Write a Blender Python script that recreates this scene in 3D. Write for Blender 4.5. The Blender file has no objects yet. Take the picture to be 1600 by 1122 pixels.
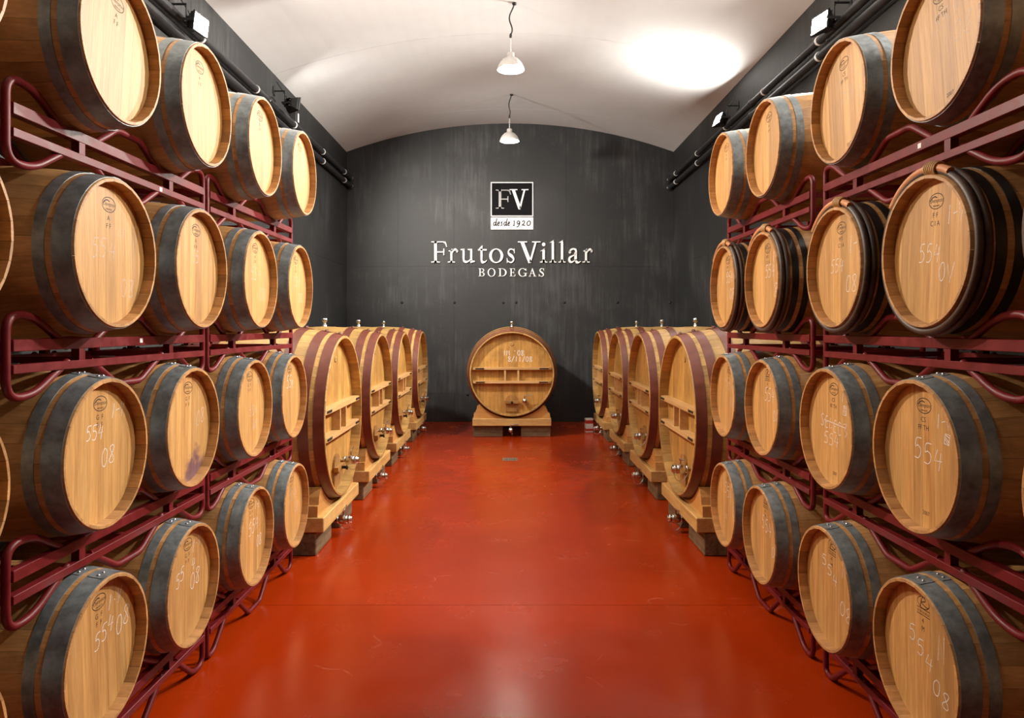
import bpy, bmesh, math, random
from mathutils import Vector, Matrix
PI = math.pi
random.seed(7)
sc = bpy.context.scene
COL = sc.collection

# ------------------------------------------------------------------ camera, world, exposure
F_PX = 1110.0
EYE = 1.86
cam_d = bpy.data.cameras.new('camera')
cam = bpy.data.objects.new('camera', cam_d)
COL.objects.link(cam)
cam.location = (0, 0, EYE)
cam.rotation_euler = (PI / 2, 0, 0)
cam_d.sensor_width = 36.0
cam_d.lens = F_PX / 1600 * 36.0
cam_d.shift_x = 3.0 / 1600
cam_d.shift_y = -50.0 / 1600
cam_d.clip_start = 0.05
sc.camera = cam
world = bpy.data.worlds.new('world')
sc.world = world
world.use_nodes = True
world.node_tree.nodes['Background'].inputs['Color'].default_value = (0.9, 0.95, 1, 1)
world.node_tree.nodes['Background'].inputs['Strength'].default_value = 0.02
sc.view_settings.view_transform = 'Standard'
sc.view_settings.look = 'None'
sc.view_settings.gamma = 1.0
sc.view_settings.use_curve_mapping = False
sc.view_settings.exposure = 0.0

# lamp strengths: (glow of the glass, watts of the beam, cone angle in degrees, point the beam is aimed at)
FLOODS = {
    'right_near': (1300, 1750, 102, (-1.6, 4.7, 3.7)),
    'right_far': (800, 2300, 106, (-3.0, 8.5, 2.3)),
    'left_near': (1300, 860, 96, (1.6, 4.7, 3.2)),
    'left_far': (110, 1500, 92, (.7, 13.9, 2.7)),
    'right_first': (600, 280, 90, (-1.7, 3.2, 2.3)),
    'left_first': (500, 150, 90, (1.7, 3.2, 2.3)),
}
BULB = 600

# ------------------------------------------------------------------ materials
def new_mat(name):
    m = bpy.data.materials.new(name)
    m.use_nodes = True
    nt = m.node_tree
    return m, nt, nt.nodes['Principled BSDF']

def N(nt, kind, **kw):
    n = nt.nodes.new(kind)
    for k, v in kw.items():
        setattr(n, k, v)
    return n

def L(nt, a, b):
    nt.links.new(a, b)

def coords(nt, scale, jitter=True):
    tc = N(nt, 'ShaderNodeTexCoord')
    src = tc.outputs['Object']
    if jitter:
        oi = N(nt, 'ShaderNodeObjectInfo')
        mu = N(nt, 'ShaderNodeVectorMath', operation='MULTIPLY_ADD')
        cb = N(nt, 'ShaderNodeCombineXYZ')
        for i in range(3):
            L(nt, oi.outputs['Random'], cb.inputs[i])
        L(nt, cb.outputs[0], mu.inputs[0])
        mu.inputs[1].default_value = (37.0, 53.0, 71.0)
        L(nt, src, mu.inputs[2])
        src = mu.outputs[0]
    mp = N(nt, 'ShaderNodeMapping')
    mp.inputs['Scale'].default_value = scale
    L(nt, src, mp.inputs['Vector'])
    return mp.outputs[0]

def noise(nt, vec, scale, detail=4, rough=.6, dist=0.0):
    n = N(nt, 'ShaderNodeTexNoise')
    n.inputs['Scale'].default_value = scale
    n.inputs['Detail'].default_value = detail
    n.inputs['Roughness'].default_value = rough
    n.inputs['Distortion'].default_value = dist
    L(nt, vec, n.inputs['Vector'])
    return n.outputs['Fac']

def ramp(nt, fac, stops):
    r = N(nt, 'ShaderNodeValToRGB')
    els = r.color_ramp.elements
    while len(els) < len(stops):
        els.new(0.5)
    for e, (p, c) in zip(els, stops):
        e.position = p
        e.color = (*c, 1) if len(c) == 3 else c
    L(nt, fac, r.inputs[0])
    return r.outputs['Color']

def grey(nt, fac, lo, hi, p0=.3, p1=.7):
    return ramp(nt, fac, [(p0, (lo,) * 3), (p1, (hi,) * 3)])

def mixc(nt, fac, a, b, mode='MIX'):
    m = N(nt, 'ShaderNodeMix', data_type='RGBA', blend_type=mode)
    if hasattr(fac, 'links') or hasattr(fac, 'is_linked'):
        L(nt, fac, m.inputs[0])
    else:
        m.inputs[0].default_value = fac
    for x, s in ((a, m.inputs[6]), (b, m.inputs[7])):
        if isinstance(x, tuple):
            s.default_value = (*x, 1)
        else:
            L(nt, x, s)
    return m.outputs[2]

def bump(nt, bsdf, h, strength, dist=.01):
    b = N(nt, 'ShaderNodeBump')
    b.inputs['Strength'].default_value = strength
    b.inputs['Distance'].default_value = dist
    L(nt, h, b.inputs['Height'])
    L(nt, b.outputs[0], bsdf.inputs['Normal'])

def wood(name, dark, mid, light, grain='X', rough=.55, tone=(.82, 1.14), stain=None, fig=.5, blot=.0):
    """grain runs along one axis of the piece; each piece has its own tone"""
    m, nt, b = new_mat(name)
    s = {'X': (1.2, 22, 22), 'Z': (22, 22, 1.2), 'Y': (22, 1.2, 22)}[grain]
    s2 = tuple(5.0 * v for v in s)
    v = coords(nt, s)
    v2 = coords(nt, s2)
    n1 = noise(nt, v, 1.0, 5, .6, .6)
    n2 = noise(nt, v2, 1.0, 3, .7, .2)
    c = ramp(nt, n1, [(.25, dark), (.5, mid), (.78, light)])
    fine = grey(nt, n2, .70, 1.10, .3, .65)
    c = mixc(nt, fig, c, fine, 'MULTIPLY')
    if blot:
        v3 = coords(nt, (1, 1, 1))
        bl = noise(nt, v3, 5.0, 4, .7)
        c = mixc(nt, blot, c, grey(nt, bl, .55, 1.1, .35, .6), 'MULTIPLY')
    oi = N(nt, 'ShaderNodeObjectInfo')
    mr = N(nt, 'ShaderNodeMapRange')
    mr.inputs['To Min'].default_value = tone[0]
    mr.inputs['To Max'].default_value = tone[1]
    L(nt, oi.outputs['Random'], mr.inputs['Value'])
    hs = N(nt, 'ShaderNodeHueSaturation')
    L(nt, mr.outputs[0], hs.inputs['Value'])
    L(nt, c, hs.inputs['Color'])
    c = hs.outputs[0]
    if stain:                                    # a wine stain with a shape of its own (y, z, radius, in the head's own frame)
        tc = N(nt, 'ShaderNodeTexCoord')
        vm = N(nt, 'ShaderNodeVectorMath', operation='DISTANCE')
        L(nt, tc.outputs['Object'], vm.inputs[0])
        vm.inputs[1].default_value = (.44, stain[0], stain[1])
        nz = noise(nt, tc.outputs['Object'], 14, 5, .7)
        ad = N(nt, 'ShaderNodeMath', operation='MULTIPLY_ADD')
        L(nt, nz, ad.inputs[0])
        ad.inputs[1].default_value = .22
        L(nt, vm.outputs['Value'], ad.inputs[2])
        f = ramp(nt, ad.outputs[0], [((stain[2] + .06) / 1, (1, 1, 1)), ((stain[2] + .13) / 1, (0, 0, 0))])
        c = mixc(nt, f, c, (.16, .075, .085))
    L(nt, c, b.inputs['Base Color'])
    b.inputs['Roughness'].default_value = rough
    bump(nt, b, n2, .12, .004)
    return m

M = {}
M['head'] = wood('oak_head', (.40, .195, .056), (.55, .30, .095), (.67, .405, .15), 'Z', .5, (.80, 1.13), fig=.75)
M['head_stain'] = wood('oak_head_wine_stained', (.40, .195, .056), (.55, .30, .095), (.67, .405, .15), 'Z', .5, (.82, 1.12), stain=(.10, -.25, .12), fig=.75)
M['stave'] = wood('oak_stave', (.42, .205, .068), (.54, .285, .105), (.63, .36, .15), 'X', .5, (.76, 1.12), blot=.6, fig=.7)
M['stave_stain'] = wood('oak_stave_wine_stained', (.42, .205, .068), (.54, .285, .105), (.63, .36, .15), 'X', .5, (.8, 1.12), blot=.5)
M['vat_head'] = wood('vat_head', (.36, .17, .036), (.52, .275, .066), (.62, .37, .105), 'Z', .5, (.78, 1.12), blot=.5, fig=.8)
M['vat_stave'] = wood('vat_stave', (.40, .22, .060), (.52, .31, .095), (.60, .39, .14), 'X', .5, (.76, 1.12), blot=.55, fig=.8)
M['hatch'] = wood('hatch_wood', (.22, .10, .028), (.34, .165, .045), (.44, .24, .075), 'Z', .55, (.9, 1.1), blot=.4)
M['batten'] = wood('vat_batten', (.46, .26, .09), (.58, .35, .14), (.66, .43, .20), 'Y', .5, (.92, 1.08))
M['saddle'] = wood('saddle_wood', (.46, .21, .055), (.58, .29, .085), (.66, .37, .13), 'Y', .45, (.9, 1.1))
M['plank'] = wood('plank_wood', (.46, .25, .075), (.60, .36, .12), (.68, .45, .18), 'Y', .5, (.92, 1.08), blot=.3)
M['block'] = wood('weathered_block', (.085, .050, .024), (.185, .115, .055), (.30, .20, .10), 'Y', .8, (.8, 1.15), blot=.7)
M['chestnut'] = wood('chestnut_hoop', (.030, .016, .010), (.055, .030, .018), (.09, .05, .03), 'Y', .5, (.9, 1.1))
M['willow'] = wood('willow_wrap', (.36, .13, .04), (.50, .20, .07), (.60, .29, .12), 'Y', .55, (.9, 1.1))

def simple(name, col, rough=.5, metal=0.0, var=.25, scale=9, bumpy=0.0, spec=None, coat=0):
    m, nt, b = new_mat(name)
    v = coords(nt, (1, 1, 1))
    n = noise(nt, v, scale, 6, .65)
    c = ramp(nt, n, [(.3, tuple(x * (1 - var) for x in col)), (.7, tuple(min(1, x * (1 + var)) for x in col))])
    L(nt, c, b.inputs['Base Color'])
    L(nt, grey(nt, n, max(0, rough - .08), min(1, rough + .1)), b.inputs['Roughness'])
    b.inputs['Metallic'].default_value = metal
    if spec is not None:
        b.inputs['Specular IOR Level'].default_value = spec
    b.inputs['Coat Weight'].default_value = coat
    if bumpy:
        bump(nt, b, n, bumpy, .003)
    return m

M['galv'] = simple('galvanised_hoop', (.21, .24, .25), .40, .45, .35, 26, .1)
M['black_hoop'] = simple('black_hoop', (.018, .016, .015), .4, .3, .3, 22)
M['rivet'] = simple('bright_rivet', (.75, .76, .78), .25, .9, .1)
M['rack'] = simple('dark_red_paint', (.138, .0080, .0105), .44, 0, .3, 14, .06, .28)
M['weld'] = simple('worn_paint', (.30, .16, .14), .5, .3, .3, 30)
M['vat_hoop'] = simple('vat_hoop_paint', (.15, .038, .022), .38, 0, .25, 12, .06)
M['steel'] = simple('stainless', (.62, .61, .59), .22, 1.0, .1)
M['iron'] = simple('dark_iron', (.03, .022, .016), .5, .4, .3)
M['black_rubber'] = simple('black_pipe', (.022, .022, .024), .35, 0, .2, 6)
M['black_box'] = simple('black_housing', (.012, .012, .013), .45, 0, .2)
M['white_plastic'] = simple('white_plastic', (.75, .75, .74), .5, 0, .04)
M['alu'] = simple('pendant_aluminium', (.66, .64, .62), .35, .35, .08, 20)
M['shade_in'] = simple('pendant_reflector', (.85, .84, .82), .4, 0, .03)
M['cord'] = simple('cord_black', (.02, .018, .018), .5, 0, .2)
M['sign_white'] = simple('sign_white', (.92, .92, .91), .5, 0, .03)
M['sign_grey'] = simple('sign_grey', (.34, .34, .345), .5, 0, .03)
M['sign_black'] = simple('sign_black', (.007, .007, .008), .85, 0, .1, spec=.12)
M['ink'] = simple('stamp_ink', (.045, .02, .008), .7, 0, .3)
M['red_card'] = simple('red_card', (.5, .03, .02), .5, 0, .1)
M['drain'] = simple('drain_steel', (.45, .42, .36), .35, .8, .2, 40)
M['drain_gap'] = simple('drain_dark', (.03, .02, .015), .6, 0, .2)

def chalk_mat(name, lo, hi):
    m, nt, b = new_mat(name)
    v = coords(nt, (1, 1, 1), False)
    n = noise(nt, v, 420, 3, .6)
    b.inputs['Base Color'].default_value = (.82, .80, .75, 1)
    b.inputs['Roughness'].default_value = .9
    L(nt, ramp(nt, n, [(.33, (lo,) * 3), (.56, (hi,) * 3)]), b.inputs['Alpha'])
    return m
M['chalk'] = chalk_mat('chalk', .35, 1.0)
M['chalk_faint'] = chalk_mat('chalk_faint', .08, .55)

def emit(name, col, strength):
    m = bpy.data.materials.new(name)
    m.use_nodes = True
    nt = m.node_tree
    nt.nodes.clear()
    e = N(nt, 'ShaderNodeEmission')
    e.inputs['Color'].default_value = (*col, 1)
    e.inputs['Strength'].default_value = strength
    o = N(nt, 'ShaderNodeOutputMaterial')
    L(nt, e.outputs[0], o.inputs['Surface'])
    return m

def wall_mat():
    m, nt, b = new_mat('dark_painted_concrete')
    tc = N(nt, 'ShaderNodeTexCoord')
    geo = N(nt, 'ShaderNodeNewGeometry')
    mp = N(nt, 'ShaderNodeMapping')
    mp.inputs['Scale'].default_value = (9, 9, .55)
    L(nt, geo.outputs['Position'], mp.inputs['Vector'])
    streak = noise(nt, mp.outputs[0], 1.6, 8, .72, .4)
    cloud = noise(nt, geo.outputs['Position'], .9, 6, .6)
    speck = noise(nt, geo.outputs['Position'], 11, 8, .75)
    mu = N(nt, 'ShaderNodeMath', operation='MULTIPLY')
    L(nt, streak, mu.inputs[0])
    L(nt, cloud, mu.inputs[1])
    c = ramp(nt, cloud, [(.3, (.014, .0146, .0155)), (.7, (.025, .0257, .0265))])
    f = ramp(nt, mu.outputs[0], [(.27, (0, 0, 0)), (.46, (.5, .5, .5))])
    c = mixc(nt, f, c, (.11, .112, .114))
    f2 = ramp(nt, speck, [(.60, (0, 0, 0)), (.74, (.35, .35, .35))])
    c = mixc(nt, f2, c, (.10, .102, .105))
    oi = N(nt, 'ShaderNodeObjectInfo')
    mr = N(nt, 'ShaderNodeMapRange')
    mr.inputs['To Min'].default_value = .88
    mr.inputs['To Max'].default_value = 1.12
    L(nt, oi.outputs['Random'], mr.inputs['Value'])
    hs = N(nt, 'ShaderNodeHueSaturation')
    L(nt, mr.outputs[0], hs.inputs['Value'])
    L(nt, c, hs.inputs['Color'])
    L(nt, hs.outputs[0], b.inputs['Base Color'])
    b.inputs['Roughness'].default_value = .55
    bump(nt, b, speck, .25, .006)
    return m
M['wall'] = wall_mat()

def ceiling_mat():
    m, nt, b = new_mat('white_ceiling')
    geo = N(nt, 'ShaderNodeNewGeometry')
    n = noise(nt, geo.outputs['Position'], .8, 6, .6)
    c = ramp(nt, n, [(.3, (.70, .725, .735)), (.7, (.78, .81, .825))])
    L(nt, c, b.inputs['Base Color'])
    b.inputs['Roughness'].default_value = .8
    n2 = noise(nt, geo.outputs['Position'], 6, 5, .6)
    bump(nt, b, n2, .1, .01)
    return m
M['ceiling'] = ceiling_mat()

def floor_mat():
    m, nt, b = new_mat('red_floor_paint')
    geo = N(nt, 'ShaderNodeNewGeometry')
    P = geo.outputs['Position']
    cloud = noise(nt, P, .7, 6, .6)
    c = ramp(nt, cloud, [(.3, (.30, .0235, .0015)), (.7, (.37, .0325, .002))])
    mp = N(nt, 'ShaderNodeMapping')
    mp.inputs['Scale'].default_value = (1.0, .45, 1)
    mp.inputs['Rotation'].default_value = (0, 0, .5)
    L(nt, P, mp.inputs['Vector'])
    sc1 = noise(nt, mp.outputs[0], 3.2, 9, .72, 1.4)
    f = ramp(nt, sc1, [(.64, (0, 0, 0)), (.86, (.10, .10, .10))])
    c = mixc(nt, f, c, (.50, .17, .12))
    vo = N(nt, 'ShaderNodeTexVoronoi', feature='DISTANCE_TO_EDGE')     # fine scratches
    vo.inputs['Scale'].default_value = .8
    nz = N(nt, 'ShaderNodeTexNoise')
    nz.inputs['Scale'].default_value = 1.1
    nz.inputs['Detail'].default_value = 3
    L(nt, P, nz.inputs['Vector'])
    va = N(nt, 'ShaderNodeVectorMath', operation='ADD')
    L(nt, P, va.inputs[0])
    L(nt, nz.outputs['Color'], va.inputs[1])
    L(nt, va.outputs[0], vo.inputs['Vector'])
    line = ramp(nt, vo.outputs['Distance'], [(.0, (1, 1, 1)), (.006, (0, 0, 0))])
    brk = ramp(nt, noise(nt, P, 2.3, 4, .7), [(.54, (0, 0, 0)), (.66, (.4, .4, .4))])
    ln = mixc(nt, 1.0, line, brk, 'MULTIPLY')
    c = mixc(nt, ln, c, (.58, .22, .15))
    L(nt, c, b.inputs['Base Color'])
    r = grey(nt, noise(nt, P, 2.0, 5, .55), .17, .30)
    L(nt, r, b.inputs['Roughness'])
    b.inputs['Specular IOR Level'].default_value = .38
    bump(nt, b, noise(nt, P, 60, 3, .6), .09, .004)
    return m
M['floor'] = floor_mat()

# ------------------------------------------------------------------ mesh helpers
def mesh(name, verts, faces, smooth=None):
    me = bpy.data.meshes.new(name)
    me.from_pydata([tuple(v) for v in verts], [], faces)
    if smooth is True:
        me.polygons.foreach_set('use_smooth', [True] * len(me.polygons))
    elif smooth:
        me.polygons.foreach_set('use_smooth', smooth)
    me.update()
    return me

def fix(me):
    bm = bmesh.new()
    bm.from_mesh(me)
    bmesh.ops.recalc_face_normals(bm, faces=bm.faces)
    bm.to_mesh(me)
    bm.free()
    return me

def put(name, me, mat=None, parent=None, loc=(0, 0, 0), rot=(0, 0, 0)):
    o = bpy.data.objects.new(name, me)
    COL.objects.link(o)
    if mat is not None and me is not None and len(me.materials) == 0:
        me.materials.append(M[mat])
    o.location = loc
    o.rotation_euler = rot
    if parent is not None:
        o.parent = parent
    return o

def put_mat(name, me, mat, parent=None, loc=(0, 0, 0), rot=(0, 0, 0)):
    """like put, with the material on the object so that mesh data can be shared"""
    if len(me.materials) == 0:
        me.materials.append(None)
    o = put(name, me, None, parent, loc, rot)
    o.material_slots[0].link = 'OBJECT'
    o.material_slots[0].material = M[mat]
    return o

def tag(o, label=None, cat=None, group=None, kind=None):
    if label: o['label'] = label
    if cat: o['category'] = cat
    if group: o['group'] = group
    if kind: o['kind'] = kind
    return o

def empty(name, loc, rz, label, cat, group=None):
    o = bpy.data.objects.new(name, None)
    o.empty_display_size = .1
    COL.objects.link(o)
    o.location = loc
    o.rotation_euler = (0, 0, rz)
    return tag(o, label, cat, group)

class MB:
    """collects shapes into one mesh"""
    def __init__(s):
        s.v, s.f, s.s = [], [], []
    def add(s, vs, fs, smooth=False):
        b = len(s.v)
        s.v += [tuple(v) for v in vs]
        s.f += [tuple(b + i for i in f) for f in fs]
        s.s += [smooth] * len(fs)
        return s
    def box(s, x0, x1, y0, y1, z0, z1, ch=0.0):
        if ch <= 0:
            vs = [(x, y, z) for x in (x0, x1) for y in (y0, y1) for z in (z0, z1)]
            fs = [(0, 1, 3, 2), (4, 6, 7, 5), (0, 4, 5, 1), (2, 3, 7, 6), (0, 2, 6, 4), (1, 5, 7, 3)]
            return s.add(vs, fs)
        bm = bmesh.new()
        bmesh.ops.create_cube(bm, size=1)
        for v in bm.verts:
            v.co = Vector((x0 + (v.co.x + .5) * (x1 - x0), y0 + (v.co.y + .5) * (y1 - y0), z0 + (v.co.z + .5) * (z1 - z0)))
        bmesh.ops.bevel(bm, geom=list(bm.edges), offset=ch, segments=1, affect='EDGES')
        bm.verts.ensure_lookup_table()
        vs = [v.co.copy() for v in bm.verts]
        fs = [[v.index for v in f.verts] for f in bm.faces]
        bm.free()
        return s.add(vs, fs)
    def tube(s, pts, r, n=10, closed=False, caps=True):
        pts = [Vector(p) for p in pts]
        k = len(pts)
        rings, up = [], None
        for i, p in enumerate(pts):
            a = pts[i - 1] if (i > 0 or closed) else p
            b = pts[(i + 1) % k] if (i < k - 1 or closed) else p
            t = (b - a).normalized()
            if up is None:
                up = Vector((0, 0, 1)) if abs(t.z) < .9 else Vector((1, 0, 0))
            u = t.cross(up)
            if u.length < 1e-5:
                u = t.cross(Vector((0, 1, 0)))
            u.normalize()
            w = u.cross(t).normalized()
            up = w
            rr = r[i] if isinstance(r, (list, tuple)) else r
            rings.append([p + rr * (math.cos(2 * PI * j / n) * u + math.sin(2 * PI * j / n) * w) for j in range(n)])
        vs = [v for rg in rings for v in rg]
        fs = []
        for i in range(k if closed else k - 1):
            for j in range(n):
                i2 = (i + 1) % k
                fs.append((i * n + j, i * n + (j + 1) % n, i2 * n + (j + 1) % n, i2 * n + j))
        s.add(vs, fs, True)
        if caps and not closed:
            s.add(rings[0], [tuple(range(n))[::-1]])
            s.add(rings[-1], [tuple(range(n))])
        return s
    def lathe(s, prof, axis='Z', n=32, at=(0, 0, 0)):
        """prof: (r, h) pairs"""
        vs, fs = [], []
        for r, h in prof:
            for j in range(n):
                a = 2 * PI * j / n
                c, d = r * math.cos(a), r * math.sin(a)
                p = {'Z': (c, d, h), 'X': (h, c, d), 'Y': (d, h, c)}[axis]
                vs.append((p[0] + at[0], p[1] + at[1], p[2] + at[2]))
        for i in range(len(prof) - 1):
            for j in range(n):
                fs.append((i * n + j, i * n + (j + 1) % n, (i + 1) * n + (j + 1) % n, (i + 1) * n + j))
        return s.add(vs, fs, True)
    def prism(s, poly, x0, x1, axis='X'):
        """poly of (a, b): extruded along axis X (a=y, b=z) or Y (a=x, b=z) or Z"""
        k = len(poly)
        def P(a, b, h):
            return {'X': (h, a, b), 'Y': (a, h, b), 'Z': (a, b, h)}[axis]
        vs = [P(a, b, x0) for a, b in poly] + [P(a, b, x1) for a, b in poly]
        fs = [tuple(range(k))[::-1], tuple(range(k, 2 * k))]
        fs += [(i, (i + 1) % k, k + (i + 1) % k, k + i) for i in range(k)]
        return s.add(vs, fs)
    def make(s, name, sharp=.6):
        me = mesh(name, s.v, s.f, s.s)
        return fix(me)

def smooth_path(pts, rad=.06, seg=5):
    """polyline with rounded corners"""
    pts = [Vector(p) for p in pts]
    out = [pts[0]]
    for i in range(1, len(pts) - 1):
        a, b, c = pts[i - 1], pts[i], pts[i + 1]
        d1, d2 = (a - b), (c - b)
        r = min(rad, d1.length * .49, d2.length * .49)
        p, q = b + d1.normalized() * r, b + d2.normalized() * r
        for k in range(seg + 1):
            t = k / seg
            out.append((1 - t) ** 2 * p + 2 * t * (1 - t) * b + t * t * q)
    out.append(pts[-1])
    return out

# ------------------------------------------------------------------ the setting
YB, YF, XW = 13.95, -6.0, 3.21
ZS, ZA = 5.30, 5.857                       # vault springing and crown
RV = (XW ** 2 + (ZA - ZS) ** 2) / (2 * (ZA - ZS))
def vault(x):
    return ZA - RV + math.sqrt(RV * RV - x * x)
def arc_pts(r_add, x0, x1, n):
    return [(x0 + (x1 - x0) * i / n, vault(min(abs(x0 + (x1 - x0) * i / n), XW)) + r_add) for i in range(n + 1)]

fl = tag(put('floor', MB().box(-XW - .2, XW + .2, YF - .2, YB + .2, -.10, -.012).make('floor'), 'drain_gap'), kind='structure')
joints = [YF, -4.19, .28, 4.75, 9.22, YB]
for a, b in zip(joints[:-1], joints[1:]):
    put('floor_slab', MB().box(-XW, XW, a + .002, b - .002, -.012, 0).make('floor_slab'), 'floor', fl)

ce = MB()
up, lo = arc_pts(.16, -XW - .1, XW + .1, 24), arc_pts(.05, -XW - .1, XW + .1, 24)
ce.prism(up + lo[::-1], YF - .2, YB + .2, 'Y')
ceil = tag(put('ceiling', ce.make('ceiling'), 'ceiling'), kind='structure')
cj = [YF, -2.2, 1.76, 5.72, 9.68, 13.0, YB]
for a, b in zip(cj[:-1], cj[1:]):
    me = MB()
    u2, l2 = arc_pts(.05, -XW, XW, 32), arc_pts(0, -XW, XW, 32)
    me.prism(u2 + l2[::-1], a + .002, b - .002, 'Y')
    put('vault_slab', me.make('vault_slab'), 'ceiling', ceil)

HJ = [0, .553, 3.05]
def clip_top(y0, y1, z0, arch):
    if not arch:
        return [(y0, z0), (y1, z0), (y1, ZS), (y0, ZS)]
    return [(y0, z0), (y1, z0)] + [(y1 + (y0 - y1) * i / 6, vault(y1 + (y0 - y1) * i / 6)) for i in range(7)]

def end_wall(name, y, sign):
    bx = MB()
    prof = [(-XW - .1, -.1), (XW + .1, -.1)] + arc_pts(0, -XW, XW, 24)[::-1]
    bx.prism(prof, y + sign * .008, y + sign * .2, 'Y')
    w = tag(put(name, bx.make(name), 'wall'), kind='structure')
    xs = [-XW, -2.2, -1.1, 0, 1.1, 2.2, XW] if sign > 0 else [-XW, -1.1, 1.1, XW]
    g = .0012
    for a, b in zip(xs[:-1], xs[1:]):
        for z0, z1 in zip(HJ, HJ[1:] + [None]):
            poly = [(a + g, z0 + g), (b - g, z0 + g), (b - g, z1 - g), (a + g, z1 - g)] if z1 else clip_top(a + g, b - g, z0 + g, True)
            p = MB().prism(poly, y, y + sign * .008, 'Y')
            put('wall_panel', p.make('wall_panel'), 'wall', w)
    return w
wb = end_wall('wall_back', YB, 1)
end_wall('wall_front', YF, -1)
for x, z in [(-2.12, 2.34), (-1.09, 2.34), (-.13, 2.34), (.12, 2.34), (1.07, 2.34), (2.11, 2.34), (3.14, 2.34), (-.83, .53), (.85, .53)]:
    m = MB().lathe([(.001, -.004), (.018, -.004), (.018, -.001), (.026, -.001), (.026, .004)], 'Y', 12)
    put('tie_hole', m.make('tie_hole'), 'black_box', wb, (x, YB - .0002, z))

for nm, s in (('wall_left', -1), ('wall_right', 1)):
    w = tag(put(nm, MB().box(min(s * (XW + .008), s * (XW + .2)), max(s * (XW + .008), s * (XW + .2)), YF - .2, YB + .2, -.1, ZS + .05).make(nm), 'wall'), kind='structure')
    ys = [YF, -3.85, -1.65, .55, 2.75, 4.95, 7.15, 9.35, 11.55, YB]
    for a, b in zip(ys[:-1], ys[1:]):
        for z0, z1 in zip(HJ, HJ[1:] + [ZS]):
            g = .0012
            me = MB().box(min(s * XW, s * (XW + .008)), max(s * XW, s * (XW + .008)), a + g, b - g, z0 + g, z1 - g)
            put('wall_panel', me.make('wall_panel'), 'wall', w)

# ------------------------------------------------------------------ pipes along both walls
def pipe(s, z, r, label):
    e = empty('wall_pipe', (s * (XW - .075), 4, z), 0, label, 'pipe', 'black pipes along the side walls')
    me = MB().tube([(0, YF - 3.9, 0), (0, YB - 4.01, 0)], r, 14)
    put('pipe_run', me.make('pipe_run'), 'black_rubber', e)
    for y in [1.0, 2.55, 4.1, 5.65, 7.2, 8.75, 10.3, 11.87, 13.4]:
        m = MB().lathe([(r + .001, -.014), (r + .007, -.014), (r + .007, .014), (r + .001, .014)], 'Y', 16)
        m.box(min(0, s * .07), max(0, s * .07), -.006, .006, -.006, .006)
        cl = put('pipe_clamp', m.make('pipe_clamp'), 'white_plastic', e, (0, y - 4, 0))
    for y in [3.0, 8.3, 12.6]:
        m = MB().lathe([(r, -.05), (r + .008, -.045), (r + .008, .045), (r, .05)], 'Y', 16)
        put('pipe_coupling', m.make('pipe_coupling'), 'black_rubber', e, (0, y - 4 + .9, 0))
    m = MB().lathe([(r, -.03), (r + .03, -.02), (r + .03, 0)], 'Y', 16)
    put('end_flange', m.make('end_flange'), 'black_rubber', e, (0, YB - 4.0, 0))
pipe(-1, 4.79, .045, 'upper black pipe clamped along the wall above the left barrels')
pipe(-1, 4.63, .045, 'lower black pipe clamped along the wall above the left barrels')
pipe(1, 4.76, .042, 'upper black pipe clamped along the wall above the right barrels')
pipe(1, 4.60, .042, 'lower black pipe clamped along the wall above the right barrels')

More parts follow.
